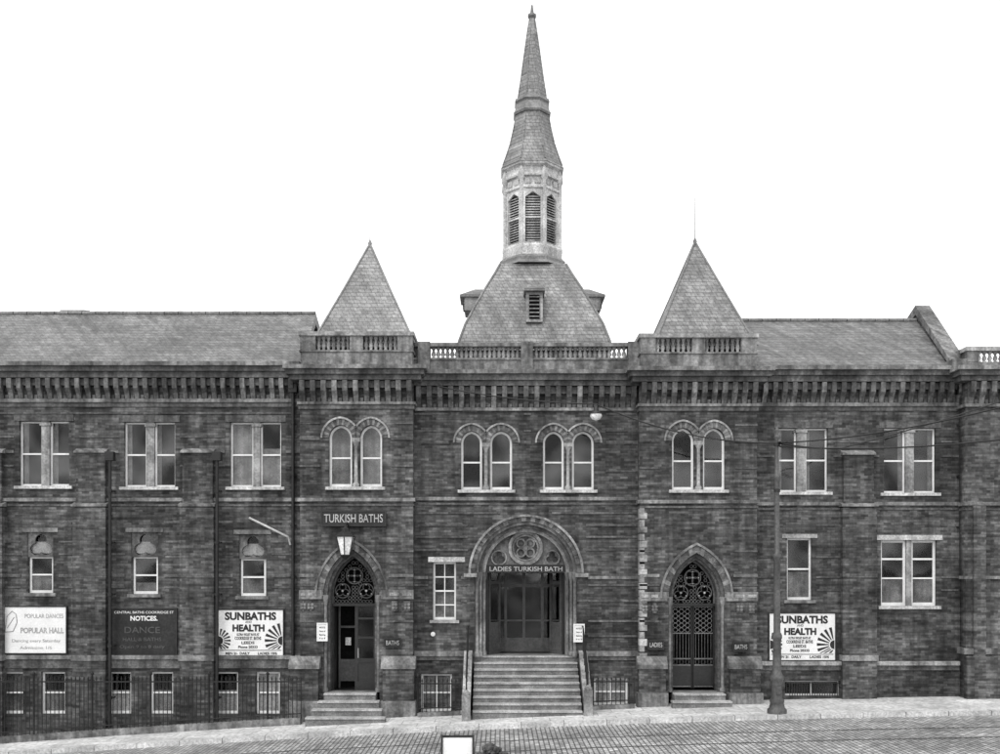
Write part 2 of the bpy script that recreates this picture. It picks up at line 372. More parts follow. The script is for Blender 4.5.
segs(0,[(576,578,.03,bands),(589,591,.02,bands),(556,558,.02,bands),(524,526,.02,bands)],[(757,783),(816,877),(941,966)])
segs(0,[(455,457,.03,bands),(441,442.5,.02,bands)],[(757,774),(833,879),(941,966)])
for a,b in((842,872),): pilaster(a,b,452)
# ================= CENTRE
hc=[]
archpair(461,482,490,512,431,443,490,0,hc); archpair(543,564,572,594,431,443,490,0,hc)
x0,x1=X(433),X(456); hc.append(rect(x0,x1,Z(620),Z(562))); sash(x0,x1,Z(620),Z(562),REC,curtain=.5,w=.06,vbar=True); frames.box(x0+.06,x1-.06,REC+.007,REC+.045,Z(577)-.02,Z(577)+.02)
frames.box(x0+.06,x1-.06,REC+.007,REC+.045,Z(605)-.02,Z(605)+.02)
pale.box(x0-.15,x1+.28,-.04,.12,Z(561.9),Z(557)); mid.box(x0-.1,x1+.1,-.07,REC-.005,Z(623),Z(620))
basewin(421,452,674,712,hc,cur=.97,v=True); basewin(594,628,678,706,hc,cur=.97,v=True)
def parch(d,y,zb=None):
    return arch(X(475+d,y),X(577-d,y),(Z(713,y) if zb is None else zb),Z(573,y),Z(521+d,y),18)
hc.append(parch(0,0,Z(700)))
panel('wall_front',rect(X(411),X(643),ZB,Z(377)),hc,0,.4,'brick',B)
mid.ring(parch(-4.2,0,Z(573)),parch(-6.5,0,Z(573)),-.12,.06)
va=parch(.3,0,Z(573))[1:-1]; vb=parch(-4.1,0,Z(573))[1:-1]
for i in range(len(va)-1):
    (ax,az),(bx,bz),(cx_,cz_),(dx,dz_)=va[i],va[i+1],vb[i+1],vb[i]
    (trim if i%2 else bands).prism([(ax,az),(bx,bz),(cx_,cz_),(dx,dz_)],-.04-(.012 if i%2 else 0),.05)
zt=Z(655,.5)
trim.ring(parch(3.5,0,zt),parch(-.2,0,zt),.06,.398)
dtrim.ring(parch(7,0,zt),parch(3.4,0,zt),.16,.6)
mid.ring(parch(10.5,0,zt),parch(6.9,0,zt),.28,1.0)
for d in(2,5.3,8.8):
    for sx in(475+d,577-d):
        trim.lathe(X(sx),(.06 if d<3 else .16 if d<6 else .28)-.03,[(.09,zt),(.09,zt+.12),(.055,zt+.18),(.055,Z(582)),(.10,Z(575)),(.10,Z(572))],10)
mid.box(X(464),X(477),-.13,.05,Z(577),Z(573.2)); mid.box(X(575),X(588),-.13,.05,Z(577),Z(573.2))
# tympanum
ty=.5
inner=[p for p in parch(10.2,0,Z(565))]
tc=(X(526),Z(547.5))
panel('tympanum',inner,[circ(tc[0],tc[1],.43),foil(X(499),Z(557.5),.2,3),foil(X(553),Z(557.5),.2,3)],ty,.2,'stone',B)
trim.prism(inner,ty+.16,ty+.199)
mid.ring(circ(*tc,.55),circ(*tc,.45),ty-.07,ty+.01,True)
mid.ring(circ(*tc,.432),circ(*tc,.37),ty+.03,ty+.12,True)
for k in range(4):
    t=math.pi/2*k+math.pi/4
    mid.ring(circ(tc[0]+.21*math.cos(t),tc[1]+.21*math.sin(t),.155,16),circ(tc[0]+.21*math.cos(t),tc[1]+.21*math.sin(t),.105,16),ty+.05,ty+.13,True)
mid.prism(circ(*tc,.07,12),ty+.04,ty+.14)
for k in range(16):
    t=math.pi*(k+.5)/16; trim.prism(circ(tc[0]+.66*math.cos(t),tc[1]+.62*math.sin(t),.04,8),ty-.03,ty+.01)
for cx in(499,553): mid.ring(circ(X(cx),Z(557.5),.25),circ(X(cx),Z(557.5),.21),ty-.04,ty+.01,True)
dtrim.box(X(485.5),X(566.5),ty-.1,ty+.3,Z(572),Z(565))
# open portal: lobby with inner screen, leaves folded back
xa,xb=X(485.5),X(566.5)
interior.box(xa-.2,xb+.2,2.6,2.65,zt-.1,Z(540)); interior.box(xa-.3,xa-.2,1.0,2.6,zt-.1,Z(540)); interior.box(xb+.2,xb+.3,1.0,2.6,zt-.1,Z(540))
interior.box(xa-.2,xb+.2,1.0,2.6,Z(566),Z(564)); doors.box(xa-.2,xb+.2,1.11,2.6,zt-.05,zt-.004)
dy=1.9
for a in(487,506,525.5,545,564):
    x=X(a); P.setdefault('lobby_screen',Part('lobby_screen','poleiron',B)).box(x-.045,x+.045,dy,dy+.08,zt,Z(571))
ls=P['lobby_screen']
ls.box(xa,xb,dy+.01,dy+.07,Z(588),Z(585)); ls.box(xa,xb,dy+.012,dy+.068,zt,zt+.45); ls.box(xa,xb,dy+.015,dy+.05,zt+1.0,zt+1.05)
glass.box(xa,xb,dy+.03,dy+.034,zt+.45,Z(571))
for sx,sg in((486.2,1),(565.8,-1)):
    x=X(sx); 
    a0,a1=sorted((x,x+sg*.05))
    doors.box(a0,a1,.75,1.45,zt,Z(572.2)); 
    doors.box(min(x+sg*.05,x+sg*.07),max(x+sg*.05,x+sg*.07),.85,1.35,zt+.3,zt+1.0)
    # second leaf standing half open
    ang=math.radians(52); u=(sg*math.cos(ang),math.sin(ang)); n_=(-u[1],u[0])
    c0=(x+sg*.06,.8)
    for q0,q1,hw_ in((0,.09,1),(.51,.60,1)):
        c=(c0[0]+u[0]*(q0+q1)/2,c0[1]+u[1]*(q0+q1)/2); ls.obox(c,u,n_,(q1-q0)/2,.025,zt,Z(573))
    for q0,q1 in((0,.25),(.9,1.02),(2.25,2.35)):
        c=(c0[0]+u[0]*.3,c0[1]+u[1]*.3); ls.obox(c,u,n_,.208,.022,zt+q0,zt+q1)
    ls.obox((c0[0]+u[0]*.3,c0[1]+u[1]*.3),u,n_,.208,.01,zt+.25,zt+.9)
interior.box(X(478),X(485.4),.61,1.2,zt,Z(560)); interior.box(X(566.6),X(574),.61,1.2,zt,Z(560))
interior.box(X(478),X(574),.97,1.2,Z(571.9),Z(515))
xa,xb=X(410),X(644)
CC=[(372,376,.42,trim),(376.1,382,.34,dtrim),(382.1,387,.26,dtrim),(408,411,.07,trim)]
cornice(xa,xb,0,.3,CC); corbels(X(419),X(633),0,387.5,408,.26,.15,.33,dtrim)
wallstrings(xa,xb,0,[(497,500.5,.07,trim),(503,505,.03,bands)])
segs(0,[(441,444,.03,bands),(413,415,.02,bands),(430,431.5,.02,bands),(470,472,.02,bands)],[(412,449),(524,531),(606,642)])
segs(0,[(512,514,.03,bands)],[(412,500),(552,642)])
segs(0,[(576,579,.04,trim),(584,586,.03,bands),(600,602,.03,bands)],[(412,428),(461,467),(588,642)])
segs(0,[(524,526,.03,bands),(536,538,.03,bands),(549,551,.03,bands)],[(412,468),(586,642)])
segs(0,[(651,656,.09,trim),(656.2,660,.05,dtrim)],[(412,468),(582,642)])
segs(0,[(620,622,.03,bands),(635,637,.03,bands)],[(588,642)])
yb=-.05
bal.box(X(413,yb),X(640,yb),yb,yb+.3,Z(372,yb)+.001,Z(360,yb)); bal.box(X(413,yb),X(640,yb),yb-.04,yb+.34,Z(346.5,yb),Z(343,yb))
bal.box(X(413,yb),X(640,yb),yb-.03,yb+.33,Z(360,yb)+.001,Z(358,yb))
for a,b in((418,430),(521,533),(628,640)): bal.box(X(a,yb),X(b,yb),yb-.06,yb+.36,Z(371,yb),Z(342,yb))
for a,b in((431,520),(534,627)):
    n=19
    for i in range(n): baluster(mid,X(a+(b-a)*(i+.5)/n,yb),yb+.15,Z(358,yb),Z(346.5,yb))
# ================= TOWERS
def inside_arch(x,z,xl,xr,zs,zt,m=.05):
    a=(xr-xl)/2; h=zt-zs; R=(a*a+h*h)/(2*a)
    if z<zs: return xl+m<x<xr-m
    return math.hypot(x-(xl+R),z-zs)<R-m and math.hypot(x-(xr-R),z-zs)<R-m
def tower(a,b,dx,doorc,right,apex,dz):
    y=-.5; holes=[]
    if not right: archpair(329,352,360,382,425,438,487,y,holes,cur=.97)
    else: archpair(672,694,703,725,428,441,490,y,holes,cur=.0)
    c=doorc; hw=28; ps=596 if not right else 598; pt=549 if not right else 553; pbt=690
    zt=Z(pbt,0)
    def da(d,zb=zt): return arch(X(c-hw+d,y),X(c+hw-d,y),zb,Z(ps,y),Z(pt+d*1.2,y),14)
    holes.append(da(0,Z(712,y)))
    panel('tower_wall',rect(X(a,y),X(b,y),ZB,Z(372+dz,y)),holes,y,.4,'brick',B)
    for xx in((X(a,y),X(a,y)+.35),(X(b,y)-.35,X(b,y))): bricks.box(xx[0],xx[1],y+.4,2.9,ZB,Z(372+dz,y))
    va=da(-.2,Z(ps,y))[1:-1]; vb=da(-6.5,Z(ps,y))[1:-1]
    for i in range(len(va)-1):
        (trim if i%3==0 else bands).prism([va[i],va[i+1],vb[i+1],vb[i]],y-.03-(.01 if i%3==0 else 0),y+.05)
    trim.ring(da(-6.6,Z(ps,y)),da(-8.6,Z(ps,y)),y-.08,y+.05)
    dtrim.ring(da(3),da(-.1),y+.1,y+.5); bands.ring(da(5.5),da(2.9),y+.2,y+.7)
    for sx in(c-hw+1.5,c+hw-1.5): trim.lathe(X(sx,y),y+.06,[(.09,zt),(.09,zt+.1),(.05,zt+.16),(.05,Z(ps+9,y)),(.1,Z(ps+2,y)),(.1,Z(ps-1,y))],10)
    dyy=y+.62; d=5.3
    cx=X(c,y); xl,xr=X(c-hw+d,y),X(c+hw-d,y); zm=Z(604,y)
    zs_=Z(ps,y); zap=Z(pt+d*1.2,y)
    da2=arch(xl,xr,zm,zs_,zap,14)
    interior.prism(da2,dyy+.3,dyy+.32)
    doors.box(xl,xr,dyy-.12,dyy+.1,zm-.08,zm)
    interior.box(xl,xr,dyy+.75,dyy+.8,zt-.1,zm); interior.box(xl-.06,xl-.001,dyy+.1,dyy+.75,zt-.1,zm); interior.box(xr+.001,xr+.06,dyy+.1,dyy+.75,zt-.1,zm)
    # scrolled iron fanlight of rings within the arch
    G=grille if right else P.setdefault('fanlight',Part('fanlight','poleiron',B))
    G.ring(da2,arch(xl+.05,xr-.05,zm,zs_,zap-.07,14),dyy-.03,dyy+.02)
    def rg(x,z,r,w=.02,k=16): G.ring(circ(x,z,r,k),circ(x,z,r-w,k),dyy-.02,dyy+.012,True)
    rg(cx,zs_+.62,.27,.03,24)
    for k in range(4):
        t=math.pi/4+k*math.pi/2; rg(cx+.13*math.cos(t),zs_+.62+.13*math.sin(t),.12,.02)
    for sx in(-1,1):
        rg(cx+sx*.37,zs_+.15,.24,.028,24)
        for k in range(3):
            t=math.pi/2+k*2*math.pi/3; rg(cx+sx*.37+.11*math.cos(t),zs_+.15+.11*math.sin(t),.11,.02)
    r_=.065; zz_=zm+.06
    while zz_<zap:
        xx=xl
        while xx<xr:
            if inside_arch(xx,zz_,xl,xr,zs_,zap,.1) and math.hypot(xx-cx,zz_-zs_-.62)>.31 and math.hypot(xx-cx+.37,zz_-zs_-.15)>.28 and math.hypot(xx-cx-.37,zz_-zs_-.15)>.28: rg(xx,zz_,.055,.016,10)
            xx+=.11
        zz_+=.11
    for (mx,mz,k_,rr) in((cx,zs_+.62,4,.0),(cx-.37,zs_+.15,3,0),(cx+.37,zs_+.15,3,0)):  # small pale discs: highlights on the tracery painted in as dots
        (pale if right else dulls).prism(circ(mx,mz,.035,8),dyy-.05,dyy-.02)
        for j in range(k_):
            t=math.pi/2+2*math.pi*j/k_; (pale if right else dulls).prism(circ(mx+.19*math.cos(t),mz+.19*math.sin(t),.02,8),dyy-.04,dyy-.02)
    zt2=zm-.08
    if right:
        g=irons
        for (u,v) in((xl+.02,cx-.012),(cx+.012,xr-.02)):
            for xx in(u,v-.045): g.box(xx,xx+.045,dyy,dyy+.045,zt+.05,zt2)
            for q in(.08,.75,.95,1.75,zt2-zt-.05): grille.box(u+.045,v-.045,dyy+.004,dyy+.04,zt+q,zt+q+.035)
            n=7
            for i in range(1,n):
                x=u+(v-u)*i/n; grille.lathe(x,dyy+.02,[(.008,zt+.12),(.008,zt+1.75)],6)
            w=(v-u-.09)
            for r1_ in range(6):
                for s_ in range(3):
                    grille.ring(circ(u+.045+w*(s_+.5)/3,zt+1.87+r1_*.145,.076,14),circ(u+.045+w*(s_+.5)/3,zt+1.87+r1_*.145,.06,14),dyy+.005,dyy+.03,True)
                    if s_<2: grille.prism(circ(u+.045+w*(s_+1)/3,zt+1.87+r1_*.145,.02,6),dyy,dyy+.03)
            for s_ in range(3): 
                g.ring(circ(u+.045+w*(s_+.5)/3,zt+.87,.075,14),circ(u+.045+w*(s_+.5)/3,zt+.87,.055,14),dyy+.005,dyy+.03,True)
            doors.box(u+.045,v-.045,dyy+.012,dyy+.03,zt+.12,zt+.75)
    else:
        # left leaf folded back into the dark lobby, glazed right leaf
        for (u,v,yy) in((cx+.01,xr,dyy),):
            doors.box(u,u+.1,yy,yy+.07,zt,zt2); doors.box(v-.1,v,yy,yy+.07,zt,zt2)
            for q0,q1 in((0,.25),(.85,.98),(1.6,1.66),(2.2,2.26)): doors.box(u+.1,v-.1,yy+.004,yy+.066,zt+q0,zt+q1)
            doors.box(u+.1,v-.1,yy+.03,yy+.05,zt,zt+.85)
            glass.box(u+.1,v-.1,yy+.03,yy+.034,zt+.98,zt2)
            dulls.box(u+.1,u+.12,yy-.03,yy-.004,zt+1.0,zt+1.3)
        doors.box(xl,xl+.06,dyy,dyy+.7,zt,zt2); 
        ls.box(xl+.1,cx,dyy+.6,dyy+.62,zt+.2,zt+.9); ls.box(xl+.1,xl+.16,dyy+.58,dyy+.62,zt,zt2); ls.box(cx-.06,cx,dyy+.58,dyy+.62,zt,zt2); ls.box(xl+.16,cx-.06,dyy+.58,dyy+.62,zt+1.9,zt+1.97)
        blind.box(xl+.32,xl+.5,dyy+.56,dyy+.57,zt+1.35,zt+1.6)
    doors.box(xl-.1,xr+.1,y+.45,dyy+.75,zt-.1,zt-.002)
    xs_=X(a,y),X(b,y)
    for q0,q1,pr,pp in((498+dz,501.5+dz,.07,trim),(504+dz,506+dz,.03,bands)): pp.box(xs_[0]-pr,xs_[1]+pr,y-pr,y+.38,Z(q1,y),Z(q0,y))
    L_=[(a-.4,c-hw-9),(c+hw+9,b+.4)]
    segs(y,[(574,577,.035,trim),(584,586,.02,bands),(562,564,.02,bands),(550,552,.02,bands),(620,622,.02,bands)],L_)
    segs(y,[(437+dz,440+dz,.03,bands),(422+dz,424+dz,.02,bands),(465+dz,467+dz,.02,bands)],[(a-.3,a+20),(b-22,b+.3)])
    segs(y,[(ps-6,ps+3,.06,trim)],[(a-.6,c-hw-1.3),(c+hw+1.3,b+.6)])
    for (u,v) in L_:
        for k in range(2):
            w=(v-u)/2
            mid.box(X(u+k*w+1.5,y),X(u+(k+1)*w-1.5,y),y-.075,y+.02,Z(ps-.5,y),Z(ps-3.5,y))
            dtrim.box(X(u+k*w+3,y),X(u+(k+1)*w-3,y),y-.04,y+.02,Z(ps+15,y),Z(ps+5,y))
            xx,zz_=X(u+(k+.5)*w,y),Z(ps+10,y)
            for j in range(4):
                t=math.pi/4+j*math.pi/2; trim.prism(circ(xx+.07*math.cos(t),zz_+.07*math.sin(t),.045,8),y-.06,y-.03)
    for (u,v) in((a-8 if not right else a-2,c-hw-4),(c+hw+4,b+1.5)):
        bricks.box(X(u,y),X(v,y),y-.25,y+.1,ZB,Z(668,y)); 
        trim.prismx([(y+.05,Z(668,y)),(y-.3,Z(668,y)),(y-.3,Z(664,y)),(y-.1,Z(656,y)),(y+.05,Z(656,y))],X(u,y)-.05,X(v,y)+.05)
        trim.box(X(u,y)-.06,X(v,y)+.06,y-.34,y+.08,ZB,Z(700 if not right else 692,y))
    T=[(367,371,.44,trim),(371.1,376,.36,dtrim),(376.1,381,.26,dtrim),(402,404.5,.08,trim),(404.8,409,.04,dtrim)]
    T=sh(T,dz)
    for q0,q1,pr,pp in T: pp.box(xs_[0]-pr,xs_[1]+pr,y-pr,2.95,Z(q1,y),Z(q0,y))
    corbels(xs_[0]+.1,xs_[1]-.1,y,381.5+dz,402+dz,.26,.15,.32,dtrim)
    x0,x1=xs_; z0=Z(367+dz,y); z1=Z(352+dz,y); z2=Z(336+dz,y); z3=Z(332+dz,y)
    def ringbox(pa,x0,x1,y0,y1,z0,z1,t):
        pa.box(x0,x1,y0,y0+t,z0,z1); pa.box(x0,x1,y1-t,y1,z0,z1); pa.box(x0,x0+t,y0+t,y1-t,z0,z1); pa.box(x1-t,x1,y0+t,y1-t,z0,z1)
    ringbox(bal,x0+.02,x1-.02,y-.02,2.9,z0,z1,.32)
    ringbox(mid,x0-.04,x1+.04,y-.08,2.96,z2,z3,.4)
    ringbox(trim,x0-.02,x1+.02,y-.05,2.93,z1,z1+.05,.38)
    z1+=.05
    pw_=.48; m=(x0+x1)/2
    bal.box(x0+.01,x0+pw_,y-.04,y+.3,z1,z2); bal.box(x1-pw_,x1-.01,y-.04,y+.3,z1,z2); bal.box(m-.2,m+.2,y-.04,y+.3,z1,z2)
    bal.box(x0+.01,x0+.33,2.4,2.9,z1,z2); bal.box(x1-.33,x1-.01,2.4,2.9,z1,z2)
    for u,v in((x0+pw_,m-.2),(m+.2,x1-pw_)):
        for i in range(7): baluster(mid,u+(v-u)*(i+.5)/7,y+.14,z1,z2)
    for i in range(9):
        yy=y+.45+i*.23
        for xx in(x0+.17,x1-.17): baluster(mid,xx,yy,z1,z2)
    yc=1.25; cxr=X(apex[0],yc); za=Z(apex[1],yc); zb=Z(339+dz,y)-.1; s2=math.sqrt(2)
    H=za-zb; hwr=1.6
    pr_=[(hwr,zb),(hwr*.96,zb+.15),(hwr*.87,zb+.45),(hwr*.50,zb+H*.5),(.03,za)]
    slate2.lathe(cxr,yc,[(w*s2,z) for w,z in pr_],4,rot=math.pi/4,smooth=False)
    for sx in(-1,1):
        for sy in(-1,1):
            leads.tube([(cxr+sx*w,yc+sy*w,z) for w,z in pr_],.035,6)
    leads.lathe(cxr,yc,[(.09,za-.15),(.05,za+.02),(.07,za+.08),(.015,za+.2),(.008,za+(1.5 if right else .3))],8)
    leads.box(x0+.2,x1-.2,y+.2,2.7,z0-.1,z0+.1)
    return zt
ztl=tower(300,413,0,351.5,False,(370,246),0)
ztr=tower(640,757,0,696.5,True,(695,244),2)
yq=-.5
k=506
while k<690:
    hgt=random.uniform(5.5,6.8); w=7 if int(k/7)%2 else 4.5
    (pale if random.random()<.18 else mid if random.random()<.75 else trim).box(X(640,yq)-.012,X(640+w,yq),yq-.02,yq+.3,Z(k+hgt,yq),Z(k,yq)); k+=7
# end pavilion right
y=-.5; he=[]
pairrect(1010,1030,1038,1058,428,493,y,he)
panel('pavilion_wall',rect(X(966,y),X(1110,y),ZB,Z(376,y)),he,y,.4,'brick',B)
bricks.box(X(966,y),X(966,y)+.35,y+.4,2.9,ZB,Z(376,y))
for q0,q1,pr,pp in sh([(364,368,.44,trim),(368.1,373,.36,dtrim),(373.1,378,.26,dtrim),(400,403,.08,trim)],4): pp.box(X(966,y)-pr,X(1110,y),y-pr,2.95,Z(q1,y),Z(q0,y))
corbels(X(970,y),X(1105,y),y,382.5,404,.26,.15,.32,dtrim)
for q0,q1,pr,pp in((502,505.5,.07,trim),(508,510,.03,bands),(576,579,.04,trim),(648,654,.1,trim)): pp.box(X(966,y)-pr,X(1110,y),y-pr,y+.38,Z(q1,y),Z(q0,y))
bal.box(X(967,y),X(1110,y),y-.02,y+.3,Z(368,y),Z(362,y)); mid.box(X(966,y)-.02,X(1110,y),y-.06,y+.34,Z(351,y),Z(347,y)); bal.box(X(966,y)-.02,X(966,y)+.3,y+.35,2.9,Z(368,y),Z(347,y))
bal.box(X(967,y),X(978,y),y-.03,y+.31,Z(362,y),Z(351,y))
for i in range(22): baluster(mid,X(981+i*5.5,y),y+.14,Z(362,y),Z(351,y))
bricks.box(X(972,y),X(984,y),y-.12,y+.1,ZB,Z(505,y)); 
bricks.box(X(966,y)-.03,X(1110,y),y-.15,y+.1,ZB,Z(656,y))
# ================= BODY + ROOFS
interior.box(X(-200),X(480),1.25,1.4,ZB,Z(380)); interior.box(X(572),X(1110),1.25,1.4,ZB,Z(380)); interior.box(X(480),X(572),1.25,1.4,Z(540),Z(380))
bricks.box(X(-200),X(1110),8.6,9,ZB,Z(372)); bricks.box(X(-200)+.01,X(-200)+.35,.4,8.6,ZB,Z(372)); bricks.box(X(1110)-.36,X(1110)-.01,.4,8.6,ZB,Z(380))
def roof(xa,xb,ye,ze,yr,zr,yk):
    slate.prismx([(ye,ze),(yr,zr),(yk,ze-.3),(yk,ze-.5),(yr,zr-.35),(ye,ze-.15)],xa,xb)
    n=int((xb-xa)/.45)
    for i in range(n):
        u=xa+(xb-xa)*i/n; w=xa+(xb-xa)*(i+1)/n-.02
        leads.tube([(u,yr,zr+.02+random.uniform(-.01,.01)),(w,yr,zr+.02)],.075,8)
zrl=Z(314,2.3); zrr=Z(321,2.3)
roof(X(-200),X(302),-.2,Z(365.5,-.2),2.3,zrl,8.8)
roof(X(752),X(949),-.2,Z(369,-.2),2.3,zrr,8.8)
g0=X(949); 
bricks.prismx([(-.3,Z(372,-.3)),(2.3,zrr+.2),(8.8,Z(372,-.3))],g0,g0+.35)
trim.prismx([(-.42,Z(372,-.3)),(-.42,Z(366,-.3)),(2.3,zrr+.52),(8.9,Z(366,-.3)),(8.9,Z(372)),(2.3,zrr+.22)],g0-.06,g0+.42)
trim.box(g0-.1,g0+.46,-.5,.1,Z(372,-.3),Z(360,-.3))
leads.box(X(405),X(650),.3,8.6,Z(372),Z(370)); leads.box(X(960),X(1110),.4,8.6,Z(376),Z(374))
leads.prismx([(5,zrl-1),(5,Z(310,5)),(5.5,Z(307,5)),(6,Z(310,5)),(6,zrl-1)],X(60,5),X(84,5))
# ================= CENTRAL BELL ROOF + LANTERN + SPIRE
yc=4.6
def hwf(px):
    h=px/32.0; f0=(30+yc)/30
    return h*f0/(1+h/30)
cx=X(532,yc); s2=math.sqrt(2)
prof=[]
for px_,py_ in((77.5,350),(75.5,341),(69,324),(59,306),(48,288),(39.5,275),(33,264)):
    w=hwf(px_); prof.append((w,Z(py_,yc-w)))
slate2.lathe(cx,yc,[(w*s2,z) for w,z in prof],4,rot=math.pi/4,smooth=False)
for sx in(-1,1):
    for sy in(-1,1): leads.tube([(cx+sx*w,yc+sy*w,z) for w,z in prof],.04,6)
bricks.box(cx-prof[0][0]+.1,cx+prof[0][0]-.1,yc-prof[0][0]+.1,yc+prof[0][0]-.1,Z(374),prof[0][1]+.02)
def dormer(ux,uy,dist,half,z0,z1,dep,pitch=.32):
    c=(cx+ux*(dist-dep/2),yc+uy*(dist-dep/2)); p_=(-uy,ux)
    mid.obox(c,p_,(ux,uy),half,dep/2,z0,z1)
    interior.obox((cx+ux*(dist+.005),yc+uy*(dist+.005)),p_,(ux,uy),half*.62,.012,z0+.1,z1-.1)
    leads.obox((cx+ux*(dist-dep/2+.06),yc+uy*(dist-dep/2+.06)),p_,(ux,uy),half+.07,dep/2+.1,z1,z1+.06)
    e0,e1=dist+.16,dist-dep
    def pt(d,s,z): return (cx+ux*d+p_[0]*s,yc+uy*d+p_[1]*s,z)
    h=half+.07
    slate.add([pt(e0,-h,z1+.07),pt(e0,h,z1+.07),pt(e1,h,z1+.07),pt(e1,-h,z1+.07),pt(e0-h*.9,0,z1+pitch),pt(e1,0,z1+pitch)],[(0,1,4),(1,2,5,4),(3,0,4,5),(2,3,5),(0,1,2,3)])
    for k in range(6):
        zz=z0+.15+(z1-z0-.35)*k/5
        trim.obox((cx+ux*(dist+.04),yc+uy*(dist+.04)),p_,(ux,uy),half*.6,.025,zz,zz+.04)
zd0=Z(322,yc-2.4);zd1=Z(292,yc-2.4)
dormer(0,-1,2.42,.28,zd0,zd1,1.5,.28)
zs0=Z(314,yc);zs1=Z(301,yc)
dormer(-1,0,2.42,.5,zs0,zs1,1.5,.42); dormer(1,0,2.42,.5,zs0,zs1,1.5,.42)
lan=Part('lantern','stonel',B); louv=Part('lantern_louvres','stonem',B)
c8=1/math.cos(math.pi/8); r8=math.pi/8
def ap(px): return px/32*F(yc-.8)
def zz(py): return Z(py,yc-.8)
def oct(pa,lst): pa.lathe(cx,yc,[(ap(p)*c8,zz(q)) for p,q in lst],8,rot=r8,smooth=False)
oct(leads,[(36,266),(33,262),(33,259),(30,256)])
oct(lan,[(30,257),(30,247),(28.5,245),(28.5,243.5)])
oct(trim,[(21,244),(21,192)])
oct(lan,[(27,193),(27,190),(28.5,189),(28.5,187),(27,186),(26.5,178),(29,177),(29,175),(27,173.5),(27,168),(30.5,166),(31,163.5)])
A=ap(27.5); side=A*math.tan(math.pi/8)
for k in range(8):
    th=math.pi/4*k; u=(math.cos(th),math.sin(th)); p=(-u[1],u[0])
    for sg in(-1,1):
        c=(cx+u[0]*(A-.1)+p[0]*sg*(side-.06),yc+u[1]*(A-.1)+p[1]*sg*(side-.06))
        lan.obox(c,p,u,.07,.1,zz(244),zz(192))
    c=(cx+u[0]*(A-.08),yc+u[1]*(A-.08)); lan.obox(c,p,u,side-.13,.05,zz(219),zz(217.4))
    for sg in(-1,1):
        v=[]
        for off in(-.06,.0):
            for (s_,z_) in((sg*(side-.13),zz(192.5)),(sg*(side-.13),zz(198)),(0,zz(192.5))):
                v.append((cx+u[0]*(A-.02+off)+p[0]*s_,yc+u[1]*(A-.02+off)+p[1]*s_,z_))
        lan.add(v,[(0,1,2),(3,4,5),(0,1,4,3),(1,2,5,4),(0,2,5,3)])
    nl=19
    for i in range(nl):
        z=zz(243)+(zz(194)-zz(243))*i/nl
        c=(cx+u[0]*(A-.15),yc+u[1]*(A-.15)); louv.obox(c,p,u,side-.13,.07,z,z+.03,tilt=-.045)
    for sg in(-1,1):
        c=(cx+u[0]*(A-.01)+p[0]*sg*side*.42,yc+u[1]*(A-.01)+p[1]*sg*side*.42)
        louv.obox(c,p,u,side*.27,.02,zz(185),zz(179.5))
    th2=th+math.pi/8; q=(math.cos(th2),math.sin(th2)); R=A*c8
    lan.lathe(cx+q[0]*R,yc+q[1]*R,[(.1,zz(250)),(.1,zz(246)),(.07,zz(244)),(.07,zz(182)),(.12,zz(179)),(.12,zz(174)),(.02,zz(166))],8)
lan.build(); louv.build()
oct(slate2,[(31.5,164),(30,161),(26.5,151),(22.5,138),(19,122),(16.5,107)])
oct(leads,[(18,107.5),(18.8,105.5),(17.5,103),(16,96),(17.5,94),(17,91.5),(14.5,90)])
oct(slate2,[(14.5,90.5),(11.6,70),(8,43),(4.6,18),(2.6,5)])
oct(leads,[(2.6,6),(4.2,4),(4.2,2),(1.8,0),(.8,-8)])
for k in range(8):
    th2=math.pi/4*k+math.pi/8
    def e(p,q): 
        R=ap(p)*c8; return (cx+R*math.cos(th2),yc+R*math.sin(th2),zz(q))
    slate2.tube([e(30,161),e(26.5,151),e(22.5,138),e(19,122),e(16.5,108)],.025,5); slate2.tube([e(14.5,90),e(11.6,70),e(8,43),e(4.6,18),e(2.6,6)],.022,5)

# ================= STEPS
def stair(xa,xb,yf,yb_,zt,n,run,grow=0.0,pa=steps):
    xm=(xa+xb)/2; zb=zg(xm); h=(zt-zb)/n
    for i in range(n):
        g=grow*(n-1-i)
        y0=yf+run*i; y1=yf+run*(i+1) if i<n-1 else yb_
        pa.box(xa-g,xb+g,y0,y1,ZB,zb+h*(i+1)-.004)
        nosing.box(xa-g-.004,xb+g+.004,y0-.03,y1 if i<n-1 else y0+run,zb+h*(i+1)-.045,zb+h*(i+1))
stair(X(474.5),X(577),-1.95,1.1,zt,9,.26,0.0)
for a,b in((465.5,471.5),(579,585)):
    x0,x1=X(a),X(b)
    zf=zg(X(a))
    trim.prismx([(-.02,ZB),(-.02,zt+.12),(-.3,zt+.12),(-2.0,zf+.4),(-2.0,ZB)],x0,x1)
    mid.prismx([(-.1,zt+.12),(-.1,zt+.2),(-.32,zt+.2),(-2.04,zf+.48),(-2.04,zf+.4),(-.31,zt+.12)],x0-.03,x1+.03)
    mid.box(x0-.03,x1+.03,-2.2,-2.0,ZB,zf+.75); mid.lathe((x0+x1)/2,-2.1,[(.1,zf+.75),(.12,zf+.8),(.06,zf+.87),(.01,zf+.9)],10)
    m=(x0+x1)/2
    irons.tube([(m,-2.1,zf+1.25),(m,-.35,zt+.95),(m,-.05,zt+.95)],.022,8)
    for i in range(8):
        t=i/7; yy=-2.1+t*1.75; irons.lathe(m,yy,[(.012,zf+.4+t*(zt-zf-.3)),(.012,zf+1.25+t*(zt+.95-zf-1.25))],6)
stair(X(326,-.5),X(377,-.5),-1.75,.0,ztl,4,.3,.13)
stair(X(672,-.5),X(722,-.5),-1.3,.0,ztr,2,.32,.12)
